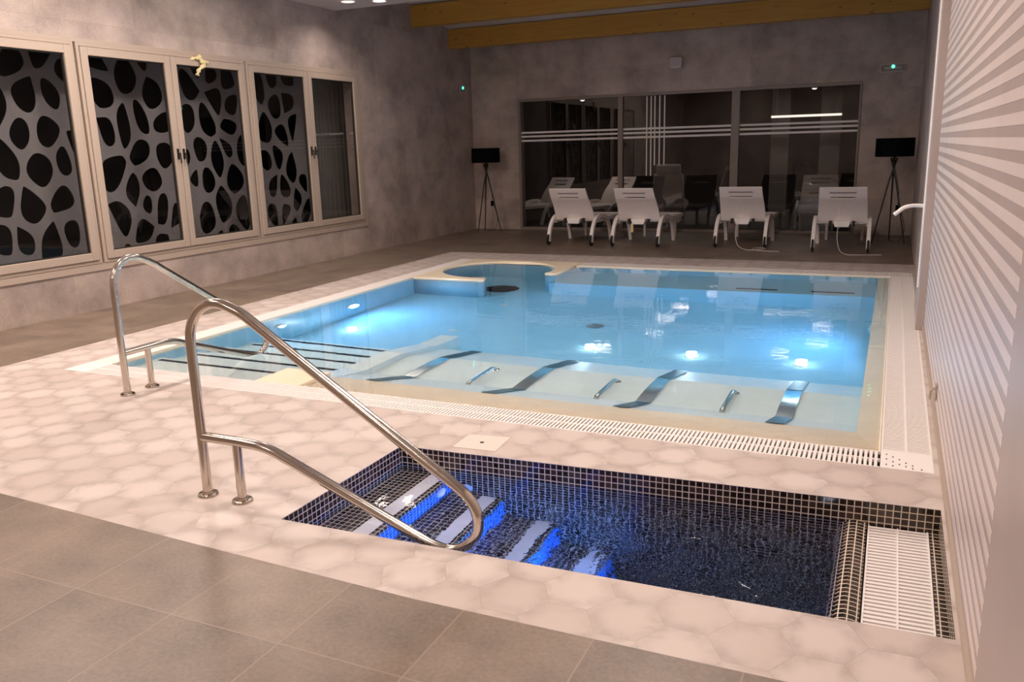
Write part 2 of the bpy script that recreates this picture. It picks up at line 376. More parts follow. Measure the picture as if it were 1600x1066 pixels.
b = MB(); b.box(XL - .25, XL, YN, 5.0, 0, 5); b.box(XL - .25, XL, 11.43, YB, 0, 5); b.box(XL - .25, XL, 5.0, 11.43, 0, .5); b.box(XL - .25, XL, 5.0, 11.43, 2.80, 5)
struct(b.build('wall_left', M['wall']))
bx0, bx1, bz1 = -6.81, -.595, 2.52
b = MB(); b.box(XL - .25, bx0, YB, YB + .25, 0, 5); b.box(bx1, .6, YB, YB + .25, 0, 5); b.box(bx0, bx1, YB, YB + .25, bz1, 5)
struct(b.build('wall_back', M['wall']))
b = MB(); b.box(XR + .02, XR + .25, YN, 7.74, 0, 5); b.box(.30, XR + .25, 7.74, YB, 0, 5)
struct(b.build('wall_right', M['wall']))
b = MB(); b.box(XL - .25, XR + .25, YN - .25, YN, 0, 5); struct(b.build('wall_front', M['wall']))
b = MB(); b.box(XL - .25, XR + .25, YN - .25, 11.03, 3.68, 3.78); struct(b.build('ceiling', M['ceiling']))
b = MB(); b.prism_x([(10.98, 4.49), (YB + .25, 3.585), (YB + .25, 3.70), (10.98, 4.61)], XL - .25, XR + .25); b.box(XL - .25, XR + .25, 10.93, 11.03, 3.78, 4.6)
struct(b.build('ceiling', M['ceiling']), 'sloping higher ceiling above the timber beams')

# right cladding panel with horizontal pale slats that stop at a vertical line
pn = struct(MB().build('trim_1', M['panel']) if False else (lambda m: (m.box(XR, XR + .02, YN, 7.74, .0, 3.68), m.build('trim_1', M['panel']))[1])(MB()), 'mauve cladding panel on the right wall')
b = MB(); z = 1.5555 - 21 * .0705
while z < 3.62:
    b.box(XR - .001, XR, 2.45, 7.70, z, z + .036); z += .0705
b.build('slat', M['stripe'], pn)['label'] = 'pale horizontal slats on the mauve cladding panel'
# left windows --------------------------------------------------------------
def casement_window(name, y0, ym, y1, zb, zt, label):
    w = bpy.data.objects.new(name, None); COL.objects.link(w); w.location = (XL, (y0 + y1) / 2, zb); struct(w, label)
    def P(bb, nm, mat, par, **k):
        bb.v = [(x - XL, y - (y0 + y1) / 2, z - zb) for x, y, z in bb.v]; return bb.build(nm, mat, par, **k)
    f = MB(); t = .035
    f.box(XL - .10, XL + .02, y0, y0 + t, zb, zt); f.box(XL - .10, XL + .02, y1 - t, y1, zb, zt)
    f.box(XL - .10, XL + .02, y0 + t, y1 - t, zb, zb + t); f.box(XL - .10, XL + .02, y0 + t, y1 - t, zt - t, zt)
    P(f, 'window_frame', M['frame'], w, bevel=.004)
    for a, c, hy in ((y0 + t, ym, ym - .045), (ym, y1 - t, ym + .045)):
        s = MB(); q = .085; g = .004
        A, C, B_, T = a + g, c - g, zb + t + g, zt - t - g
        s.box(XL - .03, XL + .035, A, A + q, B_, T); s.box(XL - .03, XL + .035, C - q, C, B_, T)
        s.box(XL - .03, XL + .035, A + q, C - q, B_, B_ + q); s.box(XL - .03, XL + .035, A + q, C - q, T - q, T)
        cs = P(s, 'casement', M['frame'], w, bevel=.006)
        k = MB(); e = .012
        for bx in ((A + q, A + q + e, B_ + q, T - q), (C - q - e, C - q, B_ + q, T - q), (A + q, C - q, B_ + q, B_ + q + e), (A + q, C - q, T - q - e, T - q)):
            k.box(XL - .02, XL + .012, bx[0], bx[1], bx[2], bx[3])
        P(k, 'gasket', M['seal'], cs)
        gl = MB(); gl.box(XL - .004, XL + .002, A + q + e, C - q - e, B_ + q + e, T - q - e); P(gl, 'pane', M['pane'], cs)
        hd = MB(); zc = zb + 1.14
        hd.box(XL + .035, XL + .045, hy - .014, hy + .014, zc - .06, zc + .06)
        hd.tube([(XL + .045, hy, zc), (XL + .075, hy, zc)], .009, 10); hd.tube([(XL + .075, hy, zc + .012), (XL + .075, hy, zc - .11)], .009, 10)
        P(hd, 'handle', M['blackmetal'], cs)['label'] = 'dark window handle'
    return w
casement_window('window_1', 3.87, 5.10, 6.37, .5, 2.79, 'large casement window at the left edge of the photo')
casement_window('window_2', 6.40, 7.641, 8.90, .5, 2.79, 'middle pair of casement windows with the yellow rag on top')
casement_window('window_3', 8.93, 10.18, 11.43, .5, 2.79, 'far pair of casement windows nearest the back wall')
# trim band around the window strip
b = MB(); b.box(XL, XL + .014, 3.8, 11.50, .425, .5); b.box(XL, XL + .014, 3.8, 11.50, 2.79, 2.83); b.box(XL, XL + .014, 11.43, 11.50, .5, 2.79)
struct(b.build('trim_2', M['frame'], bevel=.003), 'beige trim around the left windows')

# back glazing ----------------------------------------------------------------
bw = bpy.data.objects.new('window_4', None); COL.objects.link(bw); struct(bw, 'wide glazed screen of three panes in the back wall')
f = MB(); fy0, fy1 = YB - .03, YB + .09
f.box(bx0, bx0 + .05, fy0, fy1, 0, bz1); f.box(bx1 - .03, bx1, fy0, fy1, 0, bz1); f.box(bx0 + .05, bx1 - .03, fy0, fy1, bz1 - .05, bz1); f.box(bx0 + .05, bx1 - .03, fy0, fy1, 0, .05)
for xm, hw in ((-4.73, .045), (-2.63, .07)): f.box(xm - hw, xm + hw, fy0, fy1, .05, bz1 - .05)
f.build('window_frame', M['alu'], bw, bevel=.004)
for a, c in ((bx0 + .05, -4.775), (-4.685, -2.70), (-2.56, bx1 - .03)):
    g = MB(); g.box(a, c, YB + .028, YB + .036, .05, bz1 - .05); pn_ = g.build('pane', M['pane2'], bw)
    s = MB()
    for z0 in (1.868, 1.795, 1.715): s.box(a, c, YB + .022, YB + .0275, z0, z0 + .036)
    s.build('vinyl_stripe', M['vinyl'], pn_)['label'] = 'three frosted horizontal stripes across the pane'
    if a == -4.685:
        s = MB()
        for xx, zl in ((-4.235, 1.03), (-4.155, 1.03), (-4.085, 1.22), (-3.995, 1.22), (-3.905, 1.22)): s.box(xx - .011, xx + .011, YB + .016, YB + .021, zl, bz1 - .06)
        s.build('vinyl_line', M['vinylw'], pn_)['label'] = 'five white vertical lines on the middle pane'
# door on the right wall ---------------------------------------------------
dr = bpy.data.objects.new('door_1', None); COL.objects.link(dr); struct(dr, 'beige door leaf and frame on the right wall')
b = MB(); b.box(.245, .315, 7.70, 7.79, 0, 3.2); b.build('door_frame', M['panel'], dr, bevel=.006)
b = MB(); b.box(.255, .285, 7.795, 8.75, .01, 3.0); lf = b.build('door_leaf', M['frame'], dr, bevel=.004)
b = MB(); b.tube([(.245, 7.82, .35), (.245, 7.82, 2.9)], .012, 12); b.build('pull_bar', M['gratewhite'], lf, smooth=True)
b = MB(); b.box(.24, .255, 7.86, 7.90, .93, 1.10); b.tube(catmull([(.25, 7.88, 1.03), (.21, 7.88, 1.035), (.15, 7.87, 1.035), (.09, 7.86, 1.02), (.045, 7.85, .985), (.015, 7.85, .96)]), [.016] * 20 + [.017] * 21, 12)
h = b.build('door_handle', M['gratewhite'], lf, smooth=True); h['label'] = 'white lever handle pointing into the room'
# night side beyond the left windows: dark wall
b = MB(); b.box(-10.2, -10.1, 3.0, 13, 0, 4); b.box(-10.2, XL - .25, 2.9, 3.0, 0, 4); struct(b.build('wall_outside', M['night']))

# room beyond the back glazing
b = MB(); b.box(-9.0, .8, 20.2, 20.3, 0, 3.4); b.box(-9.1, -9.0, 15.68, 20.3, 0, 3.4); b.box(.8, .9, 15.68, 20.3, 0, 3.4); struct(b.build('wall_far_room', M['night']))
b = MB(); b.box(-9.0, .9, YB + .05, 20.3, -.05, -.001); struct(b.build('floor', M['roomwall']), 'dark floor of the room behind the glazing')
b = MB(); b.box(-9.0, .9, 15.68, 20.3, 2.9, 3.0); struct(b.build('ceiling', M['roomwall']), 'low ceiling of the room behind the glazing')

# ================================================================== MAIN POOL
pool = thing('swimming_pool', 'large rectangular blue lit swimming pool with cream coping', 'pool', (0, 0, 0))
FZ = -1.12; WL = -.012
b = MB()
def quad(m, *v): m.add(v, [tuple(range(len(v)))])
X0, X1, Y0, Y1 = ix0, -.10, 4.92, iy1 - .04
# shell: bottom and walls (inner faces of thick walls)
b.box(X0 - .2, .25, Y0 - .4, Y1 + .3, FZ - .1, FZ)
b.box(X0 - .15, X0, iy0 - .0, Y1 + .3, FZ, -.10); b.box(X1, .02, Y0 - .1, Y1 + .3, FZ, -.16)
b.box(X0, X1, Y1, Y1 + .05, FZ, -.10); b.box(X0, X1, iy0 - .1, iy0, FZ, -.10)
b.build('basin', M['pool_tile'], pool)
# cream lip sloping under the water, near and right side, narrow on left and far side
b = MB()
b.add([(-3.75, iy0, -.005), (ix1, iy0, -.005), (X1, Y0, -.10), (-3.75, Y0, -.10), (-3.75, iy0, -.2), (ix1, iy0, -.2), (X1, Y0, -.2), (-3.75, Y0, -.2)],
      [(0, 1, 2, 3), (4, 7, 6, 5), (0, 4, 5, 1), (1, 5, 6, 2), (2, 6, 7, 3), (3, 7, 4, 0)])
b.add([(ix1, iy0, -.005), (ix1, iy1, -.005), (X1, Y1, -.10), (X1, Y0, -.10), (ix1, iy0, -.2), (ix1, iy1, -.2), (X1, Y1, -.2), (X1, Y0, -.2)],
      [(0, 1, 2, 3), (4, 7, 6, 5), (0, 4, 5, 1), (1, 5, 6, 2), (2, 6, 7, 3), (3, 7, 4, 0)])
b.box(X0 - .02, X0 + .004, iy0, 9.25, -.10, -.004); b.box(-3.92, ix1, iy1 - .035, iy1, -.10, -.004); b.box(X0, -4.15, iy0 - .01, iy0 + .004, -.10, -.004)
b.build('coping', M['cream'], pool)['label'] = 'cream submerged coping slope'
# hydromassage bench along the near side
prof = [(4.88, -.10), (Y0, -.10), (5.42, -.47), (6.03, -.47), (6.62, -.80), (6.62, FZ), (4.88, FZ)]
b = MB(); b.prism_x(prof, -3.75, X1); bench = b.build('lounger_bench', M['bench'], pool)
# dividing arm
b = MB(); b.prism_x([(4.90, -.14), (5.35, -.32), (5.92, -.32), (6.50, -.60), (6.95, -.66), (6.98, FZ), (4.90, FZ)], -3.95, -3.75); dv = b.build('divider_wall', M['bench'], pool)
b = MB(); b.box(-4.15, -3.75, iy0, 4.90, FZ, .002); b.build('divider_block', M['cream'], dv)['label'] = 'cream block at deck level'
# stair
st = MB(); ny = [5.05, 5.43, 5.81, 6.18, 6.56]; nz_ = [-.25, -.425, -.60, -.775, -.95]
for i in range(5): st.box(X0, -3.95, iy0 if i == 0 else ny[i - 1], ny[i], FZ, nz_[i])
stair = st.build('entry_stair', M['bench'], pool)
for i in range(5):
    s = MB(); s.box(X0 + .05, -4.0 - (.12 if i == 0 else 0), ny[i] - .09, ny[i] - .045, nz_[i], nz_[i] + .004); s.build('non_slip_strip', M['strip'], stair)
# far bench with two dark bars
b = MB(); b.box(-3.92, X1, 9.72, Y1, FZ, -.41); fb = b.build('far_bench', M['pool_tile'], pool)
for a, c in ((-1.62, -1.15), (-.78, -.32)):
    s = MB(); s.box(a, c, 9.90, 9.945, -.41, -.385); s.build('non_slip_strip', M['strip'], fb)
# whirlpool bay in the far left corner
cx, cy, rr = -4.82, 10.15, .77
arc = [(cx + rr * math.cos(R(t)), cy + rr * math.sin(R(t))) for t in [-77 - k * (297 / 48) for k in range(49)]]
pod = [(X0, 9.24), (-4.62, 9.24)] + arc + [(-3.92, arc[-1][1]), (-3.92, 11.035), (X0, 11.035)]
wp = fill2d('whirlpool_deck', pod, [], -.15, .004, M['cream'], pool)
fill2d('whirlpool_wall', pod, [], FZ, -.15, M['pool_tile'], wp)
b = MB(); b.lathe([(0, FZ + .012), (.24, FZ + .012), (.24, FZ)], (-4.66, 9.87, 0)); o = b.build('bubble_plate', M['strip'], wp); o['label'] = 'dark round plate on the whirlpool floor'
# underwater lamps
M['dimlens'] = emis('dim_pool_lamp_lens', (.6, .75, 1.0), 3.0)
def pool_lamp(name, loc, nrm, label, rad=.085, lens='poollens'):
    t = thing(name, label, 'pool light', loc, 'underwater lamps of the main pool'); s = 1 if nrm > 0 else -1
    m = MB(); m.lathe([(rad + .03, 0), (rad + .03, s * .012), (rad, s * .02), (rad, s * .004)], axis='X'); m.build('bezel', M['white'], t, smooth=True)
    m = MB(); m.lathe([(rad, s * .010), (rad * .6, s * .018), (0, s * .022)], axis='X'); m.build('lens', M[lens], t, smooth=True)
    return t
LAMPS = [(X0, 7.85, -.62, 1), (X1, 8.15, -.45, -1), (X0, 6.58, -.46, 1)]
pool_lamp('pool_lamp', (X0, 7.85, -.62), 1, 'bright round underwater lamp on the left pool wall before the whirlpool')
pool_lamp('pool_lamp', (X1, 8.15, -.45), -1, 'blue underwater lamp on the right pool wall')
pool_lamp('pool_lamp', (X0, 6.58, -.46), 1, 'dimmer underwater lamp on the left pool wall beside the stair strips', .05, 'dimlens')
def spot(name, loc, dirv, power, col, size=.12, cone=150, par=None, kind='AREA'):
    l = bpy.data.lights.new(name, kind); l.energy = power; l.color = col
    if kind == 'AREA': l.shape = 'DISK'; l.size = size; l.spread = R(cone)
    else: l.shadow_soft_size = size
    o = bpy.data.objects.new(name, l); COL.objects.link(o); o.location = loc
    o.rotation_euler = Vector(dirv).to_track_quat('-Z', 'Y').to_euler()
    return o
BLUE = (.20, .50, 1.0)
spot('pool_lamp_light', (X0 + .05, 7.85, -.62), (1, 0, -.05), POOL_W, BLUE, .16, 175)
spot('pool_lamp_light', (X1 - .05, 8.15, -.45), (-1, -.1, -.05), POOL_W, BLUE, .16, 175)
spot('pool_lamp_light', (X0 + .05, 6.58, -.46), (1, 0, -.1), POOL_W * .15, BLUE, .10, 175)
FL = [(-2.561, 7.381, 'near the pool centre'), (-1.589, 7.419, 'between the other two on the right half'), (-.634, 7.44, 'closest to the right wall'), (-5.205, 7.229, 'under the left wall lamp')]
for x, y, s in FL:
    t = thing('pool_floor_lamp', 'round white floor lamp under water, ' + s, 'pool light', (x, y, FZ), 'round white lamps in the pool floor')
    m = MB(); m.lathe([(.065, 0), (.065, .008), (.05, .012), (.05, .004)]); m.build('bezel', M['white'], t)
    m = MB(); m.lathe([(.05, .008), (.047, .05), (.03, .085), (0, .10)]); m.build('lens', M['floorlens'], t)
    spot('floor_lamp_light', (x, y, FZ + .12), (0, 0, 1), 3, (.8, .9, 1), .1, 170)
def drain(x, y, label):
    m = MB()
    for r0_, r1_ in ((.10, .085), (.07, .055), (.04, .025)): m.lathe([(r0_, 0), (r0_, .006), (r1_, .006), (r1_, 0)], (x, y, FZ))
    m.box(x - .09, x + .09, y - .006, y + .006, FZ, FZ + .005); m.box(x - .006, x + .006, y - .09, y + .09, FZ, FZ + .005)
    tag(m.build('floor_drain', plain('grey_drain_plastic', (.38, .45, .48), .5)), label, 'drain')
drain(-2.80, 8.24, 'round grated drain in the pool floor behind the middle lamp')
for x, y, s in ((-4.17, 7.59, 'small floor nozzle left of the pool centre'), (-4.2, 8.92, 'small floor nozzle in front of the whirlpool')):
    m = MB(); m.lathe([(.05, 0), (.05, .008), (.02, .016), (0, .016)], (x, y, FZ)); tag(m.build('floor_nozzle', M['white'], smooth=True), s, 'nozzle')
# steel air plates and grab handles on the bench
pp = [(4.915, -.10), (5.42, -.47), (6.03, -.47), (6.62, -.80)]
whichp = ['steel bubble plate on the bench, nearest the cream divider', 'steel bubble plate on the bench, second from the cream divider', 'steel bubble plate on the bench, second from the right pool wall', 'steel bubble plate on the bench, nearest the right pool wall']
for i, x in enumerate((-3.45, -2.50, -1.555, -.608)):
    t = thing('bubble_plate', whichp[i], 'steel plate', (x, 4.915, 0), 'curved steel plates on the pool bench'); t.location = (x, 0, 0)
    for k, nm in enumerate(('back_panel', 'seat_panel', 'leg_panel')):
        (ya, za), (yb, zb) = pp[k], pp[k + 1]; m = MB(); d = Vector((0, yb - ya, zb - za)); L = d.length; d.normalize(); nn = Vector((0, -d.z, d.y))
        c = Vector((.055, (ya + yb) / 2, (za + zb) / 2)) + nn * .016
        if k == 1:
            # gently domed seat section
            K = 14
            for q in range(K):
                s0, s1 = q / K, (q + 1) / K; h = lambda s: .012 + .022 * math.sin(PI * s)
                V = [(0, ya + (yb - ya) * s0, za + h(s0)), (.11, ya + (yb - ya) * s0, za + h(s0)), (.11, ya + (yb - ya) * s1, za + h(s1)), (0, ya + (yb - ya) * s1, za + h(s1))]
                V += [(v[0], v[1], v[2] - .006) for v in V]
                m.add(V, [(0, 1, 2, 3), (7, 6, 5, 4), (0, 4, 5, 1), (1, 5, 6, 2), (2, 6, 7, 3), (3, 7, 4, 0)])
        else:
            m.obox(c, (.055, 0, 0), d * (L / 2), nn * .004)
        o = m.build(nm, M['plate'] if k == 1 else M['plate_dark'], t)
lab = ['curved grab handle on the bench, nearest the cream divider', 'curved grab handle on the bench, middle one', 'curved grab handle on the bench, nearest the right pool wall']
for i, x in enumerate((-2.84, -1.82, -.94)):
    t = thing('grab_handle', lab[i], 'grab handle', (x, 5.36, -.47), 'grab handles between the bubble plates')
    m = MB(); m.tube(fillet([(0, 0, 0), (0, .02, .09), (0, .47, .09), (0, .49, 0)], .05), .021, 14); m.build('bar', M['steel'], t, smooth=True)
    for y in (0, .49):
        m = MB(); m.lathe([(.036, 0), (.036, .006), (.02, .012)], (0, y, 0), 20); m.build('flange', M['steel'], t)
# water body
b = MB(); b.box(ix0 - .01, ix1 + .005, iy0 - .005, iy1 + .005, FZ - .3, WL); w = b.build('pool_water', M['water'])
tag(w, 'clear calm blue water filling the main pool', 'water', kind='stuff')

# overflow grating ---------------------------------------------------------
def grating(name, x0, x1, y0, y1, along, pitch, label, solid=(0, 0), zt=.0, mat='gratewhite', fill=.6, depth=.018, group=None):
    """along: axis in which the strip runs; slats lie across it"""
    t = thing(name, label, 'grating', ((x0 + x1) / 2, (y0 + y1) / 2, zt), group); ox, oy = (x0 + x1) / 2, (y0 + y1) / 2
    m = MB()
    def bx(a, c, d, e, z0, z1): m.box(a - ox, c - ox, d - oy, e - oy, z0 - 0, z1 - 0)
    e = .010
    if along == 'X':
        bx(x0, x1, y0, y0 + e, -depth, 0); bx(x0, x1, y1 - e, y1, -depth, 0)
        yc = (y0 + y1) / 2; bx(x0, x1, yc - .006, yc + .006, -depth, -.0005)
        p = x0 + solid[0] + pitch * .2
        while p + pitch * fill < x1 - solid[1]:
            bx(p, p + pitch * fill, y0 + e, y1 - e, -depth, -.001); p += pitch
        if solid[0]: bx(x0, x0 + solid[0], y0 + e, y1 - e, -depth, 0)
        if solid[1]: bx(x1 - solid[1], x1, y0 + e, y1 - e, -depth, 0)
    else:
        bx(x0, x0 + e, y0, y1, -depth, 0); bx(x1 - e, x1, y0, y1, -depth, 0)
        xc = (x0 + x1) / 2; bx(xc - .006, xc + .006, y0, y1, -depth, -.0005)
        p = y0 + solid[0] + pitch * .2
        while p + pitch * fill < y1 - solid[1]:
            bx(x0 + e, x1 - e, p, p + pitch * fill, -depth, -.001); p += pitch
        if solid[0]: bx(x0 + e, x1 - e, y0, y0 + solid[0], -depth, 0)
        if solid[1]: bx(x0 + e, x1 - e, y1 - solid[1], y1, -depth, 0)
    m.build('slat_panel', M[mat], t)
    return t
grating('overflow_grating', px0 + .24, ix1, py0, iy0, 'X', .0245, 'white slatted overflow grating along the near edge of the big pool')
g = grating('overflow_grating', ix1 + .002, px1, iy0 + .03, py1 - .30, 'Y', .026, 'white slatted overflow grating along the right edge of the big pool', fill=.60)
grating('overflow_grating', -3.92, px1, iy1, py1, 'X', .0245, 'white slatted overflow grating along the far edge of the big pool')
g2 = grating('overflow_grating', px0, ix0 - .0, iy0 + .02, iy1 + .29, 'Y', .02, 'white overflow grating along the left edge of the big pool', fill=.86)
# corner plates
t = thing('corner_plate', 'solid white corner plate with small holes, near right corner of big pool', 'corner plate', (ix1 + .12, (py0 + iy0) / 2, 0))
ox, oy = ix1 + .12, (py0 + iy0) / 2
m = MB(); m.box(ix1 + .002 - ox, px1 - ox, py0 - oy, iy0 + .028 - oy, -.016, 0); m.build('plate', M['gratewhite'], t)
for (u_, v_) in [(.03, .05), (.03, .13), (.03, .20), (.06, .10), (.06, .17), (.06, .04), (.09, .07), (.09, .14), (.12, .10), (.12, .05), (.15, .07), (.15, .03), (.19, .03)]:
    m = MB(); m.box(ix1 + u_ - .003 - ox, ix1 + u_ + .003 - ox, py0 + v_ - .008 - oy, py0 + v_ + .008 - oy, 0, .0008); m.build('drain_hole', M['seal'], t)
m = MB(); m.box(px0, px0 + .238, py0, iy0 + .018, -.016, 0); tag(m.build('corner_plate', M['gratewhite']), 'solid white corner plate beside the far handrail, left corner of big pool', 'corner plate')
# gutter channel under gratings
b = MB(); 
for q in ((px0, px1, py0, iy0 - .02), (px0, px1, iy1 + .02, py1), (px0, ix0 - .02, iy0 - .02, iy1 + .02), (ix1 + .02, px1, iy0 - .02, iy1 + .02)):
    b.box(q[0], q[1], q[2], q[3], -.22, -.12)
b.build('gutter', M['channel'], pool)

# ================================================================== PLUNGE POOL
pl = thing('plunge_pool', 'small dark mosaic plunge pool with steps and overflow weir', 'pool', (0, 0, 0))
PW = -.108; PZ = -1.25
b = MB()
def sk(m, x0, x1, z0, z1): m.hexa([(x0, qf(x0)), (x1, qf(x1)), (x1, qb(x1)), (x0, qb(x0))], z0, z1)
e = .06
b.hexa([(qx0 - e, qf(qx0) - e), (qx1 + e, qf(qx1) - e), (qx1 + e, qb(qx1) + e), (qx0 - e, qb(qx0) + e)], PZ - .1, PZ)
b.hexa([(qx0 - e, qb(qx0)), (qx1 + .02, qb(qx1)), (qx1 + .02, qb(qx1) + e), (qx0 - e, qb(qx0) + e)], PZ, -.0045)
b.hexa([(qx0 - e, qf(qx0) - e), (qx1 + .02, qf(qx1) - e), (qx1 + .02, qf(qx1)), (qx0 - e, qf(qx0))], PZ, -.0045)
b.hexa([(qx0 - e, qf(qx0)), (qx0, qf(qx0)), (qx0, qb(qx0)), (qx0 - e, qb(qx0))], PZ, -.0045)
b.hexa([(qx1, qf(qx1)), (qx1 + .02, qf(qx1)), (qx1 + .02, qb(qx1)), (qx1, qb(qx1))], -.3, -.0045)
b.build('basin', M['mosaic'], pl)
nose = [-2.10, -1.80, -1.49, -1.20]; tz = [-.20, -.41, -.62, -.83]
for i, (nx, tzv) in enumerate(zip(nose, tz)):
    m = MB(); xa = qx0 if i == 0 else nose[i - 1]; sk(m, xa, nx, PZ, tzv); s = m.build('step', M['mosaic'], pl)
    m = MB(); zb = (tz[i + 1] if i < 3 else PZ); m.hexa([(nx, qf(nx)), (nx + .004, qf(nx)), (nx + .004, qb(nx)), (nx, qb(nx))], zb, tzv - .034); m.build('riser', M['bluelit'], s)['label'] = 'mosaic riser with blue light in its colour'
    m = MB(); xb = nx - .036; xa2 = xb - .085
    m.hexa([(xa2, qf(xa2)), (xb, qf(xb)), (xb, qb(xb) - .0), (xa2, qb(xa2) - .0)], tzv, tzv + .004); m.build('non_slip_band', M['band'], s)['label'] = 'pale grey band along the step nose'
# overflow weir with rounded top
wprof = [(-.125, PZ), (-.125, -.19), (-.120, -.150), (-.108, -.122), (-.088, -.104), (-.062, -.097), (-.03, -.100), (-.008, -.106), (-.008, -.30), (-.06, PZ)]
m = MB(); V = [(x, qf(x), z) for x, z in wprof] + [(x, qb(x), z) for x, z in wprof]; n_ = len(wprof)
m.add(V, [tuple(range(n_)), tuple(range(2 * n_ - 1, n_ - 1, -1))] + [(i, (i + 1) % n_, n_ + (i + 1) % n_, n_ + i) for i in range(n_)])
wo = m.build('overflow_weir', M['mosaic'], pl)
s_ = [0]
for i in range(1, n_): s_.append(s_[-1] + math.hypot(wprof[i][0] - wprof[i - 1][0], wprof[i][1] - wprof[i - 1][1]))
me = wo.data; uvl = me.uv_layers[0]
for p in me.polygons:
    if len(p.vertices) == 4:
        ids = [i % n_ for i in p.vertices]
        if set(ids) == {0, n_ - 1}: continue
        for li, vi in zip(p.loop_indices, p.vertices): uvl.data[li].uv = (s_[vi % n_] + .005, me.vertices[vi].co.y)
m = MB(); sk(m, .247, qx1, -.30, -.112); m.build('ledge', M['mosaic'], pl)
m = MB(); sk(m, -.008, .247, -.30, -.22); m.build('gutter', M['channel'], pl)
t = thing('overflow_grating', 'white slatted grating at the right end of the plunge pool', 'grating', (.12, 3.3, -.112))
m = MB(); gx0, gx1 = -.002, .243
for xx in (gx0, (gx0 + gx1) / 2 - .004, gx1 - .006):
    m.hexa([(xx - .12, qf(xx) + .006 - 3.3), (xx + .007 - .12, qf(xx) + .006 - 3.3), (xx + .007 - .12, qb(xx) - .004 - 3.3), (xx - .12, qb(xx) - .004 - 3.3)], -.02, 0)
ns = 36
for k in range(ns):
    f0 = (k + .2) / ns; f1 = (k + .76) / ns
    Y = lambda x, f_: qf(x) + .006 + (qb(x) - qf(x) - .012) * f_ - 3.3
    m.hexa([(gx0 - .12, Y(gx0, f0)), (gx1 - .12, Y(gx1, f0)), (gx1 - .12, Y(gx1, f1)), (gx0 - .12, Y(gx0, f1))], -.018, -.001)
m.build('slat_panel', M['gratewhite'], t)
# plunge lamps and the reflection of one
def plunge_light(loc, d, label):
    t = thing('plunge_lamp', label, 'pool light', loc, 'oval lamps of the plunge pool'); ax = 'X' if d[0] else 'Y'; s = d[0] or d[1]
    m = MB(); m.lathe([(.045, 0), (.045, s * .012), (.03, s * .018)], axis=ax, n=24); m.build('bezel', M['white'], t, smooth=True)
    m = MB(); m.lathe([(.03, s * .016), (.018, s * .022), (0, s * .024)], axis=ax, n=24); m.build('lens', emis('plunge_lamp_lens', (.55, .6, 1.0), 1.0), t, smooth=True)
plunge_light((-2.02, qb(-2.02), -.33), (0, -1), 'small round lamp on the back wall of the plunge pool above the second step')
plunge_light((-2.10, 3.60, -.29), (1, 0), 'small glowing disc on the riser of the top step, the back wall lamp reflected')  # reflection of the back wall lamp, modelled as a second glowing disc
spot('plunge_light', (-.16, 3.05, -.62), (-1, .12, .02), PLUNGE_W, (.10, .32, 1.0), .10, 70)
m = MB(); m.lathe([(.06, 0), (.06, -.014), (.04, -.02), (0, -.022)], axis='X'); o = m.build('plunge_lamp', M['poollens'], smooth=True)
o.location = (-.125, 3.05, -.62); tag(o, 'round lamp under the rounded overflow edge of the plunge pool', 'pool light')
m = MB(); m.hexa([(qx0 - .01, qf(qx0) - .01), (-.10, qf(-.10) - .01), (-.10, qb(-.10) + .01), (qx0 - .01, qb(qx0) + .01)], PZ - .2, PW)
tag(m.build('plunge_water', M['water2']), 'rippling dark blue water in the plunge pool', 'water', kind='stuff')
# access cover
t = thing('access_cover', 'square cream access cover set in the tiles beside the plunge pool', 'cover', (-2.0, 3.92, 0))
m = MB(); m.hexa([(-.125, -.115), (.13, -.10), (.115, .135), (-.13, .10)], 0, .003); m.build('plate', plain('cream_cover_plate', (.72, .63, .56), .4), t, bevel=.001)
m = MB(); m.lathe([(.012, .003), (.012, .0045), (0, .0045)], n=16); m.build('key_hole', M['seal'], t)

# ================================================================== HANDRAILS
def handrail(name, loc, prof, post2, label, axis):
    t = thing(name, label, 'handrail', loc)
    f = (lambda a, z: (a, 0, z)) if axis == 'X' else (lambda a, z: (0, a, z))
    m = MB(); m.tube([Vector(f(a, z)) for a, z in prof], .0235, 20); m.build('rail', M['steel'], t, smooth=True)
    m = MB(); m.tube([f(post2, 0), f(post2, .288)], .0215, 18); m.build('post', M['steel'], t, smooth=True)
    for a in (prof[0][0], post2):
        x, y, z = f(a, 0); m = MB(); m.lathe([(.050, 0), (.050, .006), (.046, .012), (.030, .014), (.030, .022)], (x, y, 0), 28); m.build('flange', M['steel'], t, smooth=True)
def path2(pts): return [(v.x, v.z) for v in catmull([(a, 0, z) for a, z in pts], 6)]
def lin(a, b, n): return [(a[0] + (b[0] - a[0]) * k / n, a[1] + (b[1] - a[1]) * k / n) for k in range(n + 1)]
p1 = lin((0, 0), (0, .76), 4) + [(.018, .845), (.07, .915), (.14, .950), (.205, .953), (.27, .935)] + lin((.34, .905), (1.37, .252), 8) + [(1.42, .215), (1.455, .165), (1.468, .11), (1.458, .05), (1.42, .0), (1.37, -.032), (1.31, -.045), (1.25, -.035)] + lin((1.18, -.012), (.50, .252), 6) + [(.43, .278), (.36, .293), (.29, .298)] + lin((.22, .3), (.012, .3), 3)
handrail('handrail', (-2.93, 2.805, 0), path2(p1), .213, 'curved stainless handrail in the foreground at the plunge pool steps', 'X')
p2 = lin((0, 0), (0, .76), 4) + [(.02, .84), (.07, .905), (.135, .935), (.21, .935), (.28, .91)] + lin((.36, .87), (1.35, .228), 8) + [(1.40, .19), (1.435, .14), (1.445, .09), (1.43, .035), (1.39, -.005), (1.33, -.025), (1.27, -.02), (1.20, .0)] + lin((1.14, .022), (.60, .225), 5) + [(.53, .255), (.46, .28), (.38, .292)] + lin((.30, .295), (.012, .295), 3)
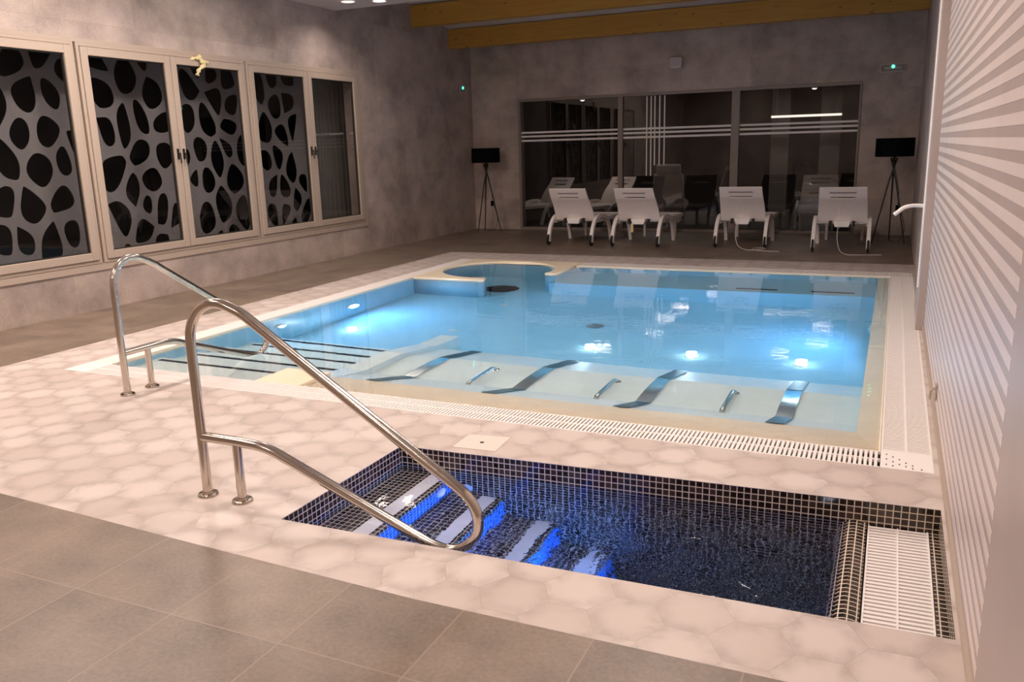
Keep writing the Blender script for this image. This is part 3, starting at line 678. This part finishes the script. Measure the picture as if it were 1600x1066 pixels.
handrail('handrail', (-4.76, 3.943, 0), path2(p2), .213, 'curved stainless handrail at the stair of the big blue pool', 'Y')

# ================================================================== SCREENS OUTSIDE LEFT WINDOWS
def clip(poly, px, py, nx, ny):
    out = []
    for i in range(len(poly)):
        a, c = poly[i], poly[(i + 1) % len(poly)]; da = (a[0] - px) * nx + (a[1] - py) * ny; dc = (c[0] - px) * nx + (c[1] - py) * ny
        if da <= 0: out.append(a)
        if (da <= 0) != (dc <= 0):
            t = da / (da - dc); out.append((a[0] + (c[0] - a[0]) * t, a[1] + (c[1] - a[1]) * t))
    return out
def organic_holes(y0, y1, z0, z1, sp, seed, gap=.03):
    rg = random.Random(seed); S = 1.35; pts = []
    tries = 0
    while tries < 4000:
        tries += 1
        c = (rg.uniform(y0 - .2, y1 + .2), rg.uniform((z0 - .2) / S, (z1 + .2) / S))
        if all(math.hypot(c[0] - q[0], c[1] - q[1]) > sp * q[2] for q in pts): pts.append((c[0], c[1], rg.uniform(.75, 1.25)))
    holes = []
    for i, q in enumerate(pts):
        poly = [(q[0] - 1, q[1] - 1), (q[0] + 1, q[1] - 1), (q[0] + 1, q[1] + 1), (q[0] - 1, q[1] + 1)]
        for j, o in enumerate(pts):
            if i == j: continue
            dx, dy = o[0] - q[0], o[1] - q[1]; L = math.hypot(dx, dy)
            if L > 1.4: continue
            t = .5 - gap / L * rg.uniform(.7, 1.7)
            poly = clip(poly, q[0] + dx * t, q[1] + dy * t, dx / L, dy / L)
            if len(poly) < 3: break
        if len(poly) < 3: continue
        poly = [(x, y * S) for x, y in poly]
        for _ in range(3):
            n2 = []
            for k in range(len(poly)):
                a, c = poly[k], poly[(k + 1) % len(poly)]
                n2 += [(a[0] * .75 + c[0] * .25, a[1] * .75 + c[1] * .25), (a[0] * .25 + c[0] * .75, a[1] * .25 + c[1] * .75)]
            poly = n2
        if min(x for x, _ in poly) < y0 + .01 or max(x for x, _ in poly) > y1 - .01 or min(y for _, y in poly) < z0 + .01 or max(y for _, y in poly) > z1 - .01: continue
        holes.append(poly)
    return holes
slab = [('left edge', 4.0, 5.55), ('second', 5.565, 6.88), ('third', 6.895, 8.2), ('fourth', 8.215, 9.5), ('fifth', 9.515, 10.85)]
labs = ['grey perforated screen with organic holes outside the leftmost window', 'grey perforated screen outside, just left of the second window frame', 'grey perforated screen seen behind the middle pair of windows', 'grey perforated screen between the middle and far window pairs', 'grey perforated screen furthest back outside the far window']
for k, (nm, a, c) in enumerate(slab):
    t = thing('perforated_screen', labs[k], 'screen', (0, 0, 0), 'perforated screens outside the windows')
    fill2d('panel', [(a, .1), (c, .1), (c, 3.3), (a, 3.3)], organic_holes(a, c, .1, 3.3, .245, 11 + k), -8.42, -8.41, M['screen'], t, plane='YZ')
    m = MB(); m.box(-8.408, -8.378, c - .04, c - .005, .1, 3.3); m.build('upright', M['screen'], t)
# ribbed metal blind beyond the last screen
m = MB(); y = 10.88
while y < 12.4: m.box(-8.42, -8.36 if int((y - 10.88) / .06 + .5) % 2 else -8.385, y, y + .058, .1, 3.2); y += .06
tag(m.build('ribbed_blind', plain('grey_green_ribbed_metal', (.24, .22, .19), .6)), 'ribbed grey blind outside the last pane of the far window', 'blind')

# ================================================================== SUN LOUNGERS
def make_lounger(label, loc, rz, group):
    """origin: floor, centre between the two wheels; the lounger extends towards +y"""
    t = thing('sun_lounger', label, 'sun lounger', loc, group, rz)
    # backrest leaning back over the wheels: from hinge (y .30, z .42) up to (y -.30, z .97)
    A, B = Vector((0, .28, .40)), Vector((0, -.12, .93)); d = (B - A); L = d.length; d.normalize(); nn = Vector((0, -d.z, d.y))
    m = MB()
    W0, W1 = .345, .315
    def strip(s0, s1, x0f, x1f):
        w0 = W0 + (W1 - W0) * s0; w1 = W0 + (W1 - W0) * s1; sag = lambda s: nn * (-.03 * math.sin(PI * min(1, s * 1.4)))
        K = max(1, int((s1 - s0) / .08))
        for q in range(K):
            a = s0 + (s1 - s0) * q / K; c = s0 + (s1 - s0) * (q + 1) / K; wa = W0 + (W1 - W0) * a; wc = W0 + (W1 - W0) * c
            pa, pc = A + d * (L * a) + sag(a), A + d * (L * c) + sag(c); X = Vector((1, 0, 0)); th = nn * .012
            V = [pa + X * (wa * x0f) - th, pa + X * (wa * x1f) - th, pc + X * (wc * x1f) - th, pc + X * (wc * x0f) - th, pa + X * (wa * x0f) + th, pa + X * (wa * x1f) + th, pc + X * (wc * x1f) + th, pc + X * (wc * x0f) + th]
            m.add(V, [(3, 2, 1, 0), (4, 5, 6, 7), (0, 1, 5, 4), (1, 2, 6, 5), (2, 3, 7, 6), (3, 0, 4, 7)])
    strip(0, .70, -1, 1); strip(.70, .755, -1, -.52); strip(.70, .755, .52, 1); strip(.755, 1, -1, 1)
    bk = m.build('backrest', M['sling'], t)
    m = MB(); c = A + d * (L * .875) - nn * -.0; c2 = c - nn * .014
    for sg in (-1, 1): m.obox(c + nn * (.0135 * sg), (.18, 0, 0), d * .012, nn * .002)
    m.build('slot_shade', plain('recess_shade_grey', (.30, .25, .24), .7) if 'recess_shade_grey' not in bpy.data.materials else bpy.data.materials['recess_shade_grey'], bk)  # grey bars paint the shade of the recessed upper slot
    # seat bed
    m = MB(); m.box(-.33, .33, .30, 1.75, .375, .40); m.build('seat', M['sling'], t, bevel=.004)
    m = MB(); m.box(-.365, -.33, .25, 1.78, .35, .41); m.box(.33, .365, .25, 1.78, .35, .41); m.box(-.33, .33, 1.75, 1.78, .35, .41); m.build('bed_frame', M['lounge'], t, bevel=.006)
    # arched side legs, flat band section
    for sx in (-1, 1):
        P = catmull([(0, .0, .06), (0, .02, .18), (0, .12, .34), (0, .30, .445), (0, .55, .45), (0, .78, .39), (0, .95, .24), (0, 1.05, .0)], 5)
        m = MB()
        for k in range(len(P) - 1):
            a, c = P[k], P[k + 1]; dd = (c - a); l = dd.length; dd.normalize(); n2 = Vector((0, -dd.z, dd.y))
            m.obox((a + c) / 2 + Vector((sx * .375, 0, 0)), (.026, 0, 0), dd * (l / 2 + .004), n2 * .030)
        m.build('leg', M['lounge'], t)
        m = MB(); m.lathe([(.02, -.012), (.085, -.014), (.09, -.008), (.09, .008), (.085, .014), (.02, .012)], (sx * .375, -.01, .09), 26, 'X'); m.build('wheel', M['rubber'], t, smooth=True)
        m = MB(); m.box(sx * .27 - .02, sx * .27 + .02, 1.55, 1.60, 0, .36); m.build('leg', M['lounge'], t, bevel=.005)
    m = MB(); m.tube([(-.35, .22, .395), (.35, .22, .395)], .009, 10); ax_ = m.build('axle_rod', M['steel'], t)
    for sx in (-.16, .16):
        m = MB(); m.box(sx - .02, sx + .02, .19, .25, .35, .43); m.build('clamp', M['rubber'], ax_)
    m = MB(); V = [(-.12, .17, .43), (.12, .17, .43), (.095, .155, .345), (-.095, .155, .345), (-.12, .28, .43), (.12, .28, .43), (.095, .26, .345), (-.095, .26, .345)]
    m.add(V, [(0, 1, 2, 3), (7, 6, 5, 4), (0, 4, 5, 1), (1, 5, 6, 2), (2, 6, 7, 3), (3, 7, 4, 0)]); m.build('pillow_box', M['white'], t, bevel=.006)
    return t
G = 'white sun loungers in front of the glazing'
L0 = make_lounger('white sun lounger with wheels, first from the left in front of the glazing', (-4.845, 12.98, 0), 0, G)
for lb, loc, rz in (('white sun lounger with a yellow strap hanging under it, second from the left', (-3.735, 12.98, 0), 0),
                    ('white sun lounger with a looping white cord, second from the right', (-2.125, 13.20, 0), R(1)),
                    ('white sun lounger with a white cord, at the right end by the floor lamp', (-.66, 12.95, 0), R(1))):
    c = copy_tree(L0); c.location = loc; c.rotation_euler = (0, 0, rz); c['label'] = lb
m = MB(); m.box(-3.84, -3.80, 13.10, 13.11, .22, .36); tag(m.build('yellow_strap', M['tape']), 'short yellow strap hanging under the second lounger from the left', 'strap')
G2 = 'loungers in the room behind the glazing'
for lb, loc, rz in (('dim lounger behind the left pane, at its left end', (-6.75, 17.5, 0), PI - .35), ('dim lounger behind the left pane, near the mullion', (-5.35, 17.5, 0), PI - .35), ('dim lounger behind the right pane', (-1.3, 17.3, 0), PI + .05)):
    c = copy_tree(L0); c.location = loc; c.rotation_euler = (0, 0, rz); c['label'] = lb; c['group'] = G2
def cord(name, pts, label, rad=.004, mat='white'):
    m = MB(); m.tube(catmull(pts, 8), rad, 8); tag(m.build(name, M[mat], smooth=True), label, 'cord')
cord('white_cord', [(-2.18, 13.10, .66), (-2.18, 13.12, .52), (-2.17, 13.12, .40), (-2.18, 13.10, .22), (-2.12, 13.0, .06), (-1.98, 12.9, .008), (-1.80, 12.93, .008), (-1.72, 13.08, .010), (-1.80, 13.18, .008), (-1.90, 13.1, .008), (-1.86, 12.9, .008), (-1.70, 12.80, .008), (-1.50, 12.78, .008), (-1.48, 12.70, .008)], 'thin white cord looping from the second lounger from the right onto the floor')
cord('white_cord', [(-.70, 12.88, .66), (-.70, 12.9, .52), (-.70, 12.9, .40), (-.70, 12.86, .2), (-.65, 12.74, .05), (-.56, 12.64, .008), (-.42, 12.60, .008), (-.25, 12.62, .008), (-.10, 12.66, .008)], 'thin white cord hanging from the rightmost lounger onto the floor')
for x, y in ((-2.18, 13.09), (-.70, 12.87)):
    pass

# ================================================================== TRIPOD FLOOR LAMPS
def floor_lamp(loc, label, rz, shz):
    t = thing('floor_lamp', label, 'floor lamp', loc, 'black tripod floor lamps', rz)
    m = MB(); m.lathe([(.275, 0), (.275, .275), (.268, .275), (.268, 0)], (0, 0, shz), 40); m.lathe([(.268, .262), (0, .262)], (0, 0, shz), 40); m.build('lamp_shade', M['black'], t)
    m = MB(); m.tube([(0, 0, shz - .16), (0, 0, shz + .06)], .022, 12); m.lathe([(.03, 0), (.045, .03), (.03, .05)], (0, 0, shz - .10), 16); hb = m.build('hub', M['blackmetal'], t)
    for k in range(3):
        a = R(100 + 120 * k); dx, dy = math.cos(a), math.sin(a)
        m = MB(); m.tube([(dx * -.05, dy * -.05, shz - .02), (dx * .06, dy * .06, shz - .38), (dx * .27, dy * .27, .0)], [.013, .013, .009], 10); m.build('leg', M['blackmetal'], t)
    m = MB(); m.box(.07, .13, .0, .05, shz - .84, shz - .74); m.build('switch_box', M['black'], t)
    m = MB(); m.tube(catmull([(0, .02, shz - .1), (.09, .03, shz - .5), (.10, .03, shz - .8), (.14, .06, .5), (.20, .1, .2), (.12, .14, .01), (.0, .2, .008)], 6), .004, 6); m.build('power_cable', M['black'], t)
    return t
floor_lamp((-7.27, 14.86, 0), 'black tripod floor lamp in the left corner beside the glazing', .5, 1.34)
floor_lamp((-.03, 14.28, 0), 'black tripod floor lamp at the right by the last lounger', -.2, 1.32)

# ================================================================== BEAMS, SIGNS, SPEAKER
for y, z0, z1, lb in ((13.2, 3.69, 4.04, 'orange laminated timber ceiling beam, the nearer upper one'), (14.53, 3.45, 3.79, 'orange laminated timber ceiling beam, the lower one by the back wall'), (11.87, 3.93, 4.28, 'orange laminated timber ceiling beam hidden just above the picture')):
    m = MB(); m.box(XL, .30, y, y + .16, z0, z1); tag(m.build('ceiling_beam', M['wood'], bevel=.006), lb, 'beam', 'timber ceiling beams')
t = thing('wall_speaker', 'small white box speaker on the back wall above the glazing', 'speaker', (-3.68, YB, 2.99))
m = MB(); m.obox((0, -.09, 0), (.10, 0, 0), (0, .06, -.012), (0, .012, .085)); m.build('housing', M['white'], t, bevel=.01)
m = MB(); m.obox((0, -.152, .013), (.085, 0, 0), (0, .003, 0), (0, .01, .07)); m.build('grille', plain('pale_grille', (.55, .51, .53), .7), t)
m = MB(); m.box(-.02, .02, -.04, 0, -.03, .03); m.build('bracket', M['frame'], t)
def exit_sign(loc, rz, w, label):
    t = thing('emergency_light', label, 'emergency light', loc, None, rz)
    m = MB(); h = .12
    m.box(-w / 2, w / 2, -.035, 0, -h / 2, h / 2); m.build('housing', plain('smoked_sign_housing', (.20, .17, .16), .35), t, bevel=.004)
    m = MB(); q = .006
    for a in ((-w / 2, w / 2, -h / 2, -h / 2 + q), (-w / 2, w / 2, h / 2 - q, h / 2), (-w / 2, -w / 2 + q, -h / 2 + q, h / 2 - q), (w / 2 - q, w / 2, -h / 2 + q, h / 2 - q), (-w * .33, w * .33, -.012, -.006), (-w * .33, w * .33, .006, .012)): m.box(a[0], a[1], -.040, -.035, a[2], a[3])
    m.build('rim', M['white'], t)
    m = MB(); m.lathe([(.024, 0), (.018, -.012), (0, -.016)], (0, -.038, .022), 20, 'Y'); m.build('led', M['green'], t)
    return t
exit_sign((-.15, YB, 2.70), 0, .38, 'emergency light with a glowing green dot on the back wall above the right lamp')
exit_sign((XL, 14.99, 2.745), R(90), .26, 'small emergency light with a faint green dot on the left wall near the corner')
# yellow rag tied over the casement
m = MB(); yc = 8.09
m.tube(catmull([(XL + .03, yc - .13, 2.74), (XL + .06, yc - .05, 2.76), (XL + .065, yc + .03, 2.73), (XL + .05, yc + .12, 2.72)], 5), [.012 + .014 * math.sin(k * .9) ** 2 for k in range(16)], 8)
m.tube(catmull([(XL + .055, yc - .02, 2.80), (XL + .07, yc, 2.74), (XL + .075, yc + .02, 2.68), (XL + .06, yc - .04, 2.62), (XL + .055, yc - .07, 2.56)], 5), [.010 + .018 * abs(math.sin(k * .7)) for k in range(21)], 8)
m.tube(catmull([(XL + .06, yc + .01, 2.74), (XL + .07, yc + .05, 2.70), (XL + .06, yc + .06, 2.66)], 5), .014, 8)
tag(m.build('rag', M['tape'], smooth=True), 'yellow rag knotted over the top of the middle window', 'rag')
m = MB(); m.box(XR - .012, XR - .003, 5.22, 5.29, .10, .19); m.tube([(XR - .012, 5.25, .17), (XR - .035, 5.25, .15), (XR - .035, 5.25, .10)], .006, 8); tag(m.build('wall_hook', M['frame']), 'small pale hook low on the slatted right wall', 'hook')
m = MB(); m.box(XR - .012, XR, 2.0, 7.68, 0, .04); struct(m.build('baseboard_right', M['frame']))

# ================================================================== FAR ROOM CONTENTS
def pillar(x0, x1, y, label):
    m = MB(); m.box(x0, x1, y, y + .3, 0, 2.9); tag(m.build('pillar', plain('grey_plaster', (.30, .27, .25), .8)), label, 'pillar')
pillar(-2.56, -2.18, 19.6, 'grey pillar in the room behind the right pane, its left one'); pillar(-1.54, -1.13, 19.6, 'grey pillar in the room behind the right pane, its right one')
t = thing('linear_wall_light', 'long glowing bar light in the room behind the right pane', 'light', (-1.79, 19.0, 2.10))
m = MB(); m.box(-.70, .70, -.02, .02, -.022, .022); m.build('diffuser', M['tubelight'], t)
m = MB(); m.box(-.72, .72, .02, .06, -.03, .03); m.build('housing', M['alu'], t)
for dx in (-.6, .6):
    m = MB(); m.tube([(dx, .04, .03), (dx, .04, .80)], .006, 8); m.build('hanger', M['alu'], t)
t = thing('massage_chair', 'pale padded recliner in the room behind the middle pane', 'recliner', (-4.2, 17.0, 0), None, .1)
m = MB(); m.tube([(-.24, 0, 1.10), (.24, 0, 1.10)], .10, 16); m.build('headrest', M['sling'], t, smooth=True)
m = MB(); m.prism_x(catmull2 if False else [(-.05, 1.0), (.08, 1.02), (.28, .52), (.95, .42), (1.0, .30), (.30, .22), (.10, .30), (-.08, .85)], -.30, .30); m.build('seat', M['sling'], t, bevel=.04)
m = MB(); m.prism_x([(.15, 0), (.8, 0), (.7, .24), (.25, .24)], -.2, .2); m.build('base', M['white'], t, bevel=.02)
l = spot('far_room_fill', (-2.0, 18.2, 2.85), (0, 0, -1), 12, (1, .85, .75), .4, 160)  # unseen fill lights, added to brighten the loungers behind the glazing
l = spot('far_room_fill', (-5.8, 17.6, 2.85), (0, 0, -1), 18, (1, .85, .75), .4, 160)

# ================================================================== CEILING LIGHTS
for k, (y, x, s) in enumerate(PANELS):
    t = thing('ceiling_light', 'square recessed ceiling panel light out of the picture above', 'ceiling light', (x, y, 3.68), 'ceiling panel lights')
    m = MB(); q = .30
    for a in ((-q, q, -q, -q + .02), (-q, q, q - .02, q), (-q, -q + .02, -q + .02, q - .02), (q - .02, q, -q + .02, q - .02)): m.box(a[0], a[1], a[2], a[3], -.02, 0)
    m.build('frame', M['white'], t)
    m = MB(); m.box(-q + .02, q - .02, -q + .02, q - .02, -.008, 0); m.build('diffuser', M['diffuser'], t)
    l = bpy.data.lights.new('panel_light', 'AREA'); l.shape = 'SQUARE'; l.size = .54; l.energy = CEIL_W * s; l.color = WARM
    o = bpy.data.objects.new('panel_light', l); COL.objects.link(o); o.location = (x, y, 3.655)

for x, y, lb in ((-7.17, 10.42, 'small bright downlight at the ceiling edge above the far window'), (-6.78, 10.62, 'small round downlight at the ceiling edge, the one further from the window wall')):
    t = thing('downlight', lb, 'downlight', (x, y, 3.68), 'small downlights at the ceiling edge')
    m = MB(); m.lathe([(.12, 0), (.12, -.014), (.095, -.018), (.095, -.004)], n=32); m.build('ring', M['white'], t, smooth=True)
    m = MB(); m.lathe([(.095, -.006), (0, -.006)], n=32); m.build('lens', M['diffuser'], t)
    l = spot('downlight_light', (x, y, 3.655), (0, 0, -1), 7, WARM, .19, 140)

M['spotlens'] = emis('spot_lens', (1, .92, .88), 3.0)
for x, lb in ((-1.35, 'small glowing spot under the head of the right pane'), (-5.52, 'small glowing spot under the head of the left pane')):
    t = thing('head_spotlight', lb, 'spotlight', (x, YB + .12, 2.50), 'small spots under the glazing head')
    m = MB(); m.lathe([(.06, 0), (.06, -.03), (.045, -.045)], n=24); m.build('housing', M['white'], t, smooth=True)
    m = MB(); m.lathe([(.045, -.045), (.03, -.062), (0, -.068)], n=24); m.build('lens', M['spotlens'], t, smooth=True)
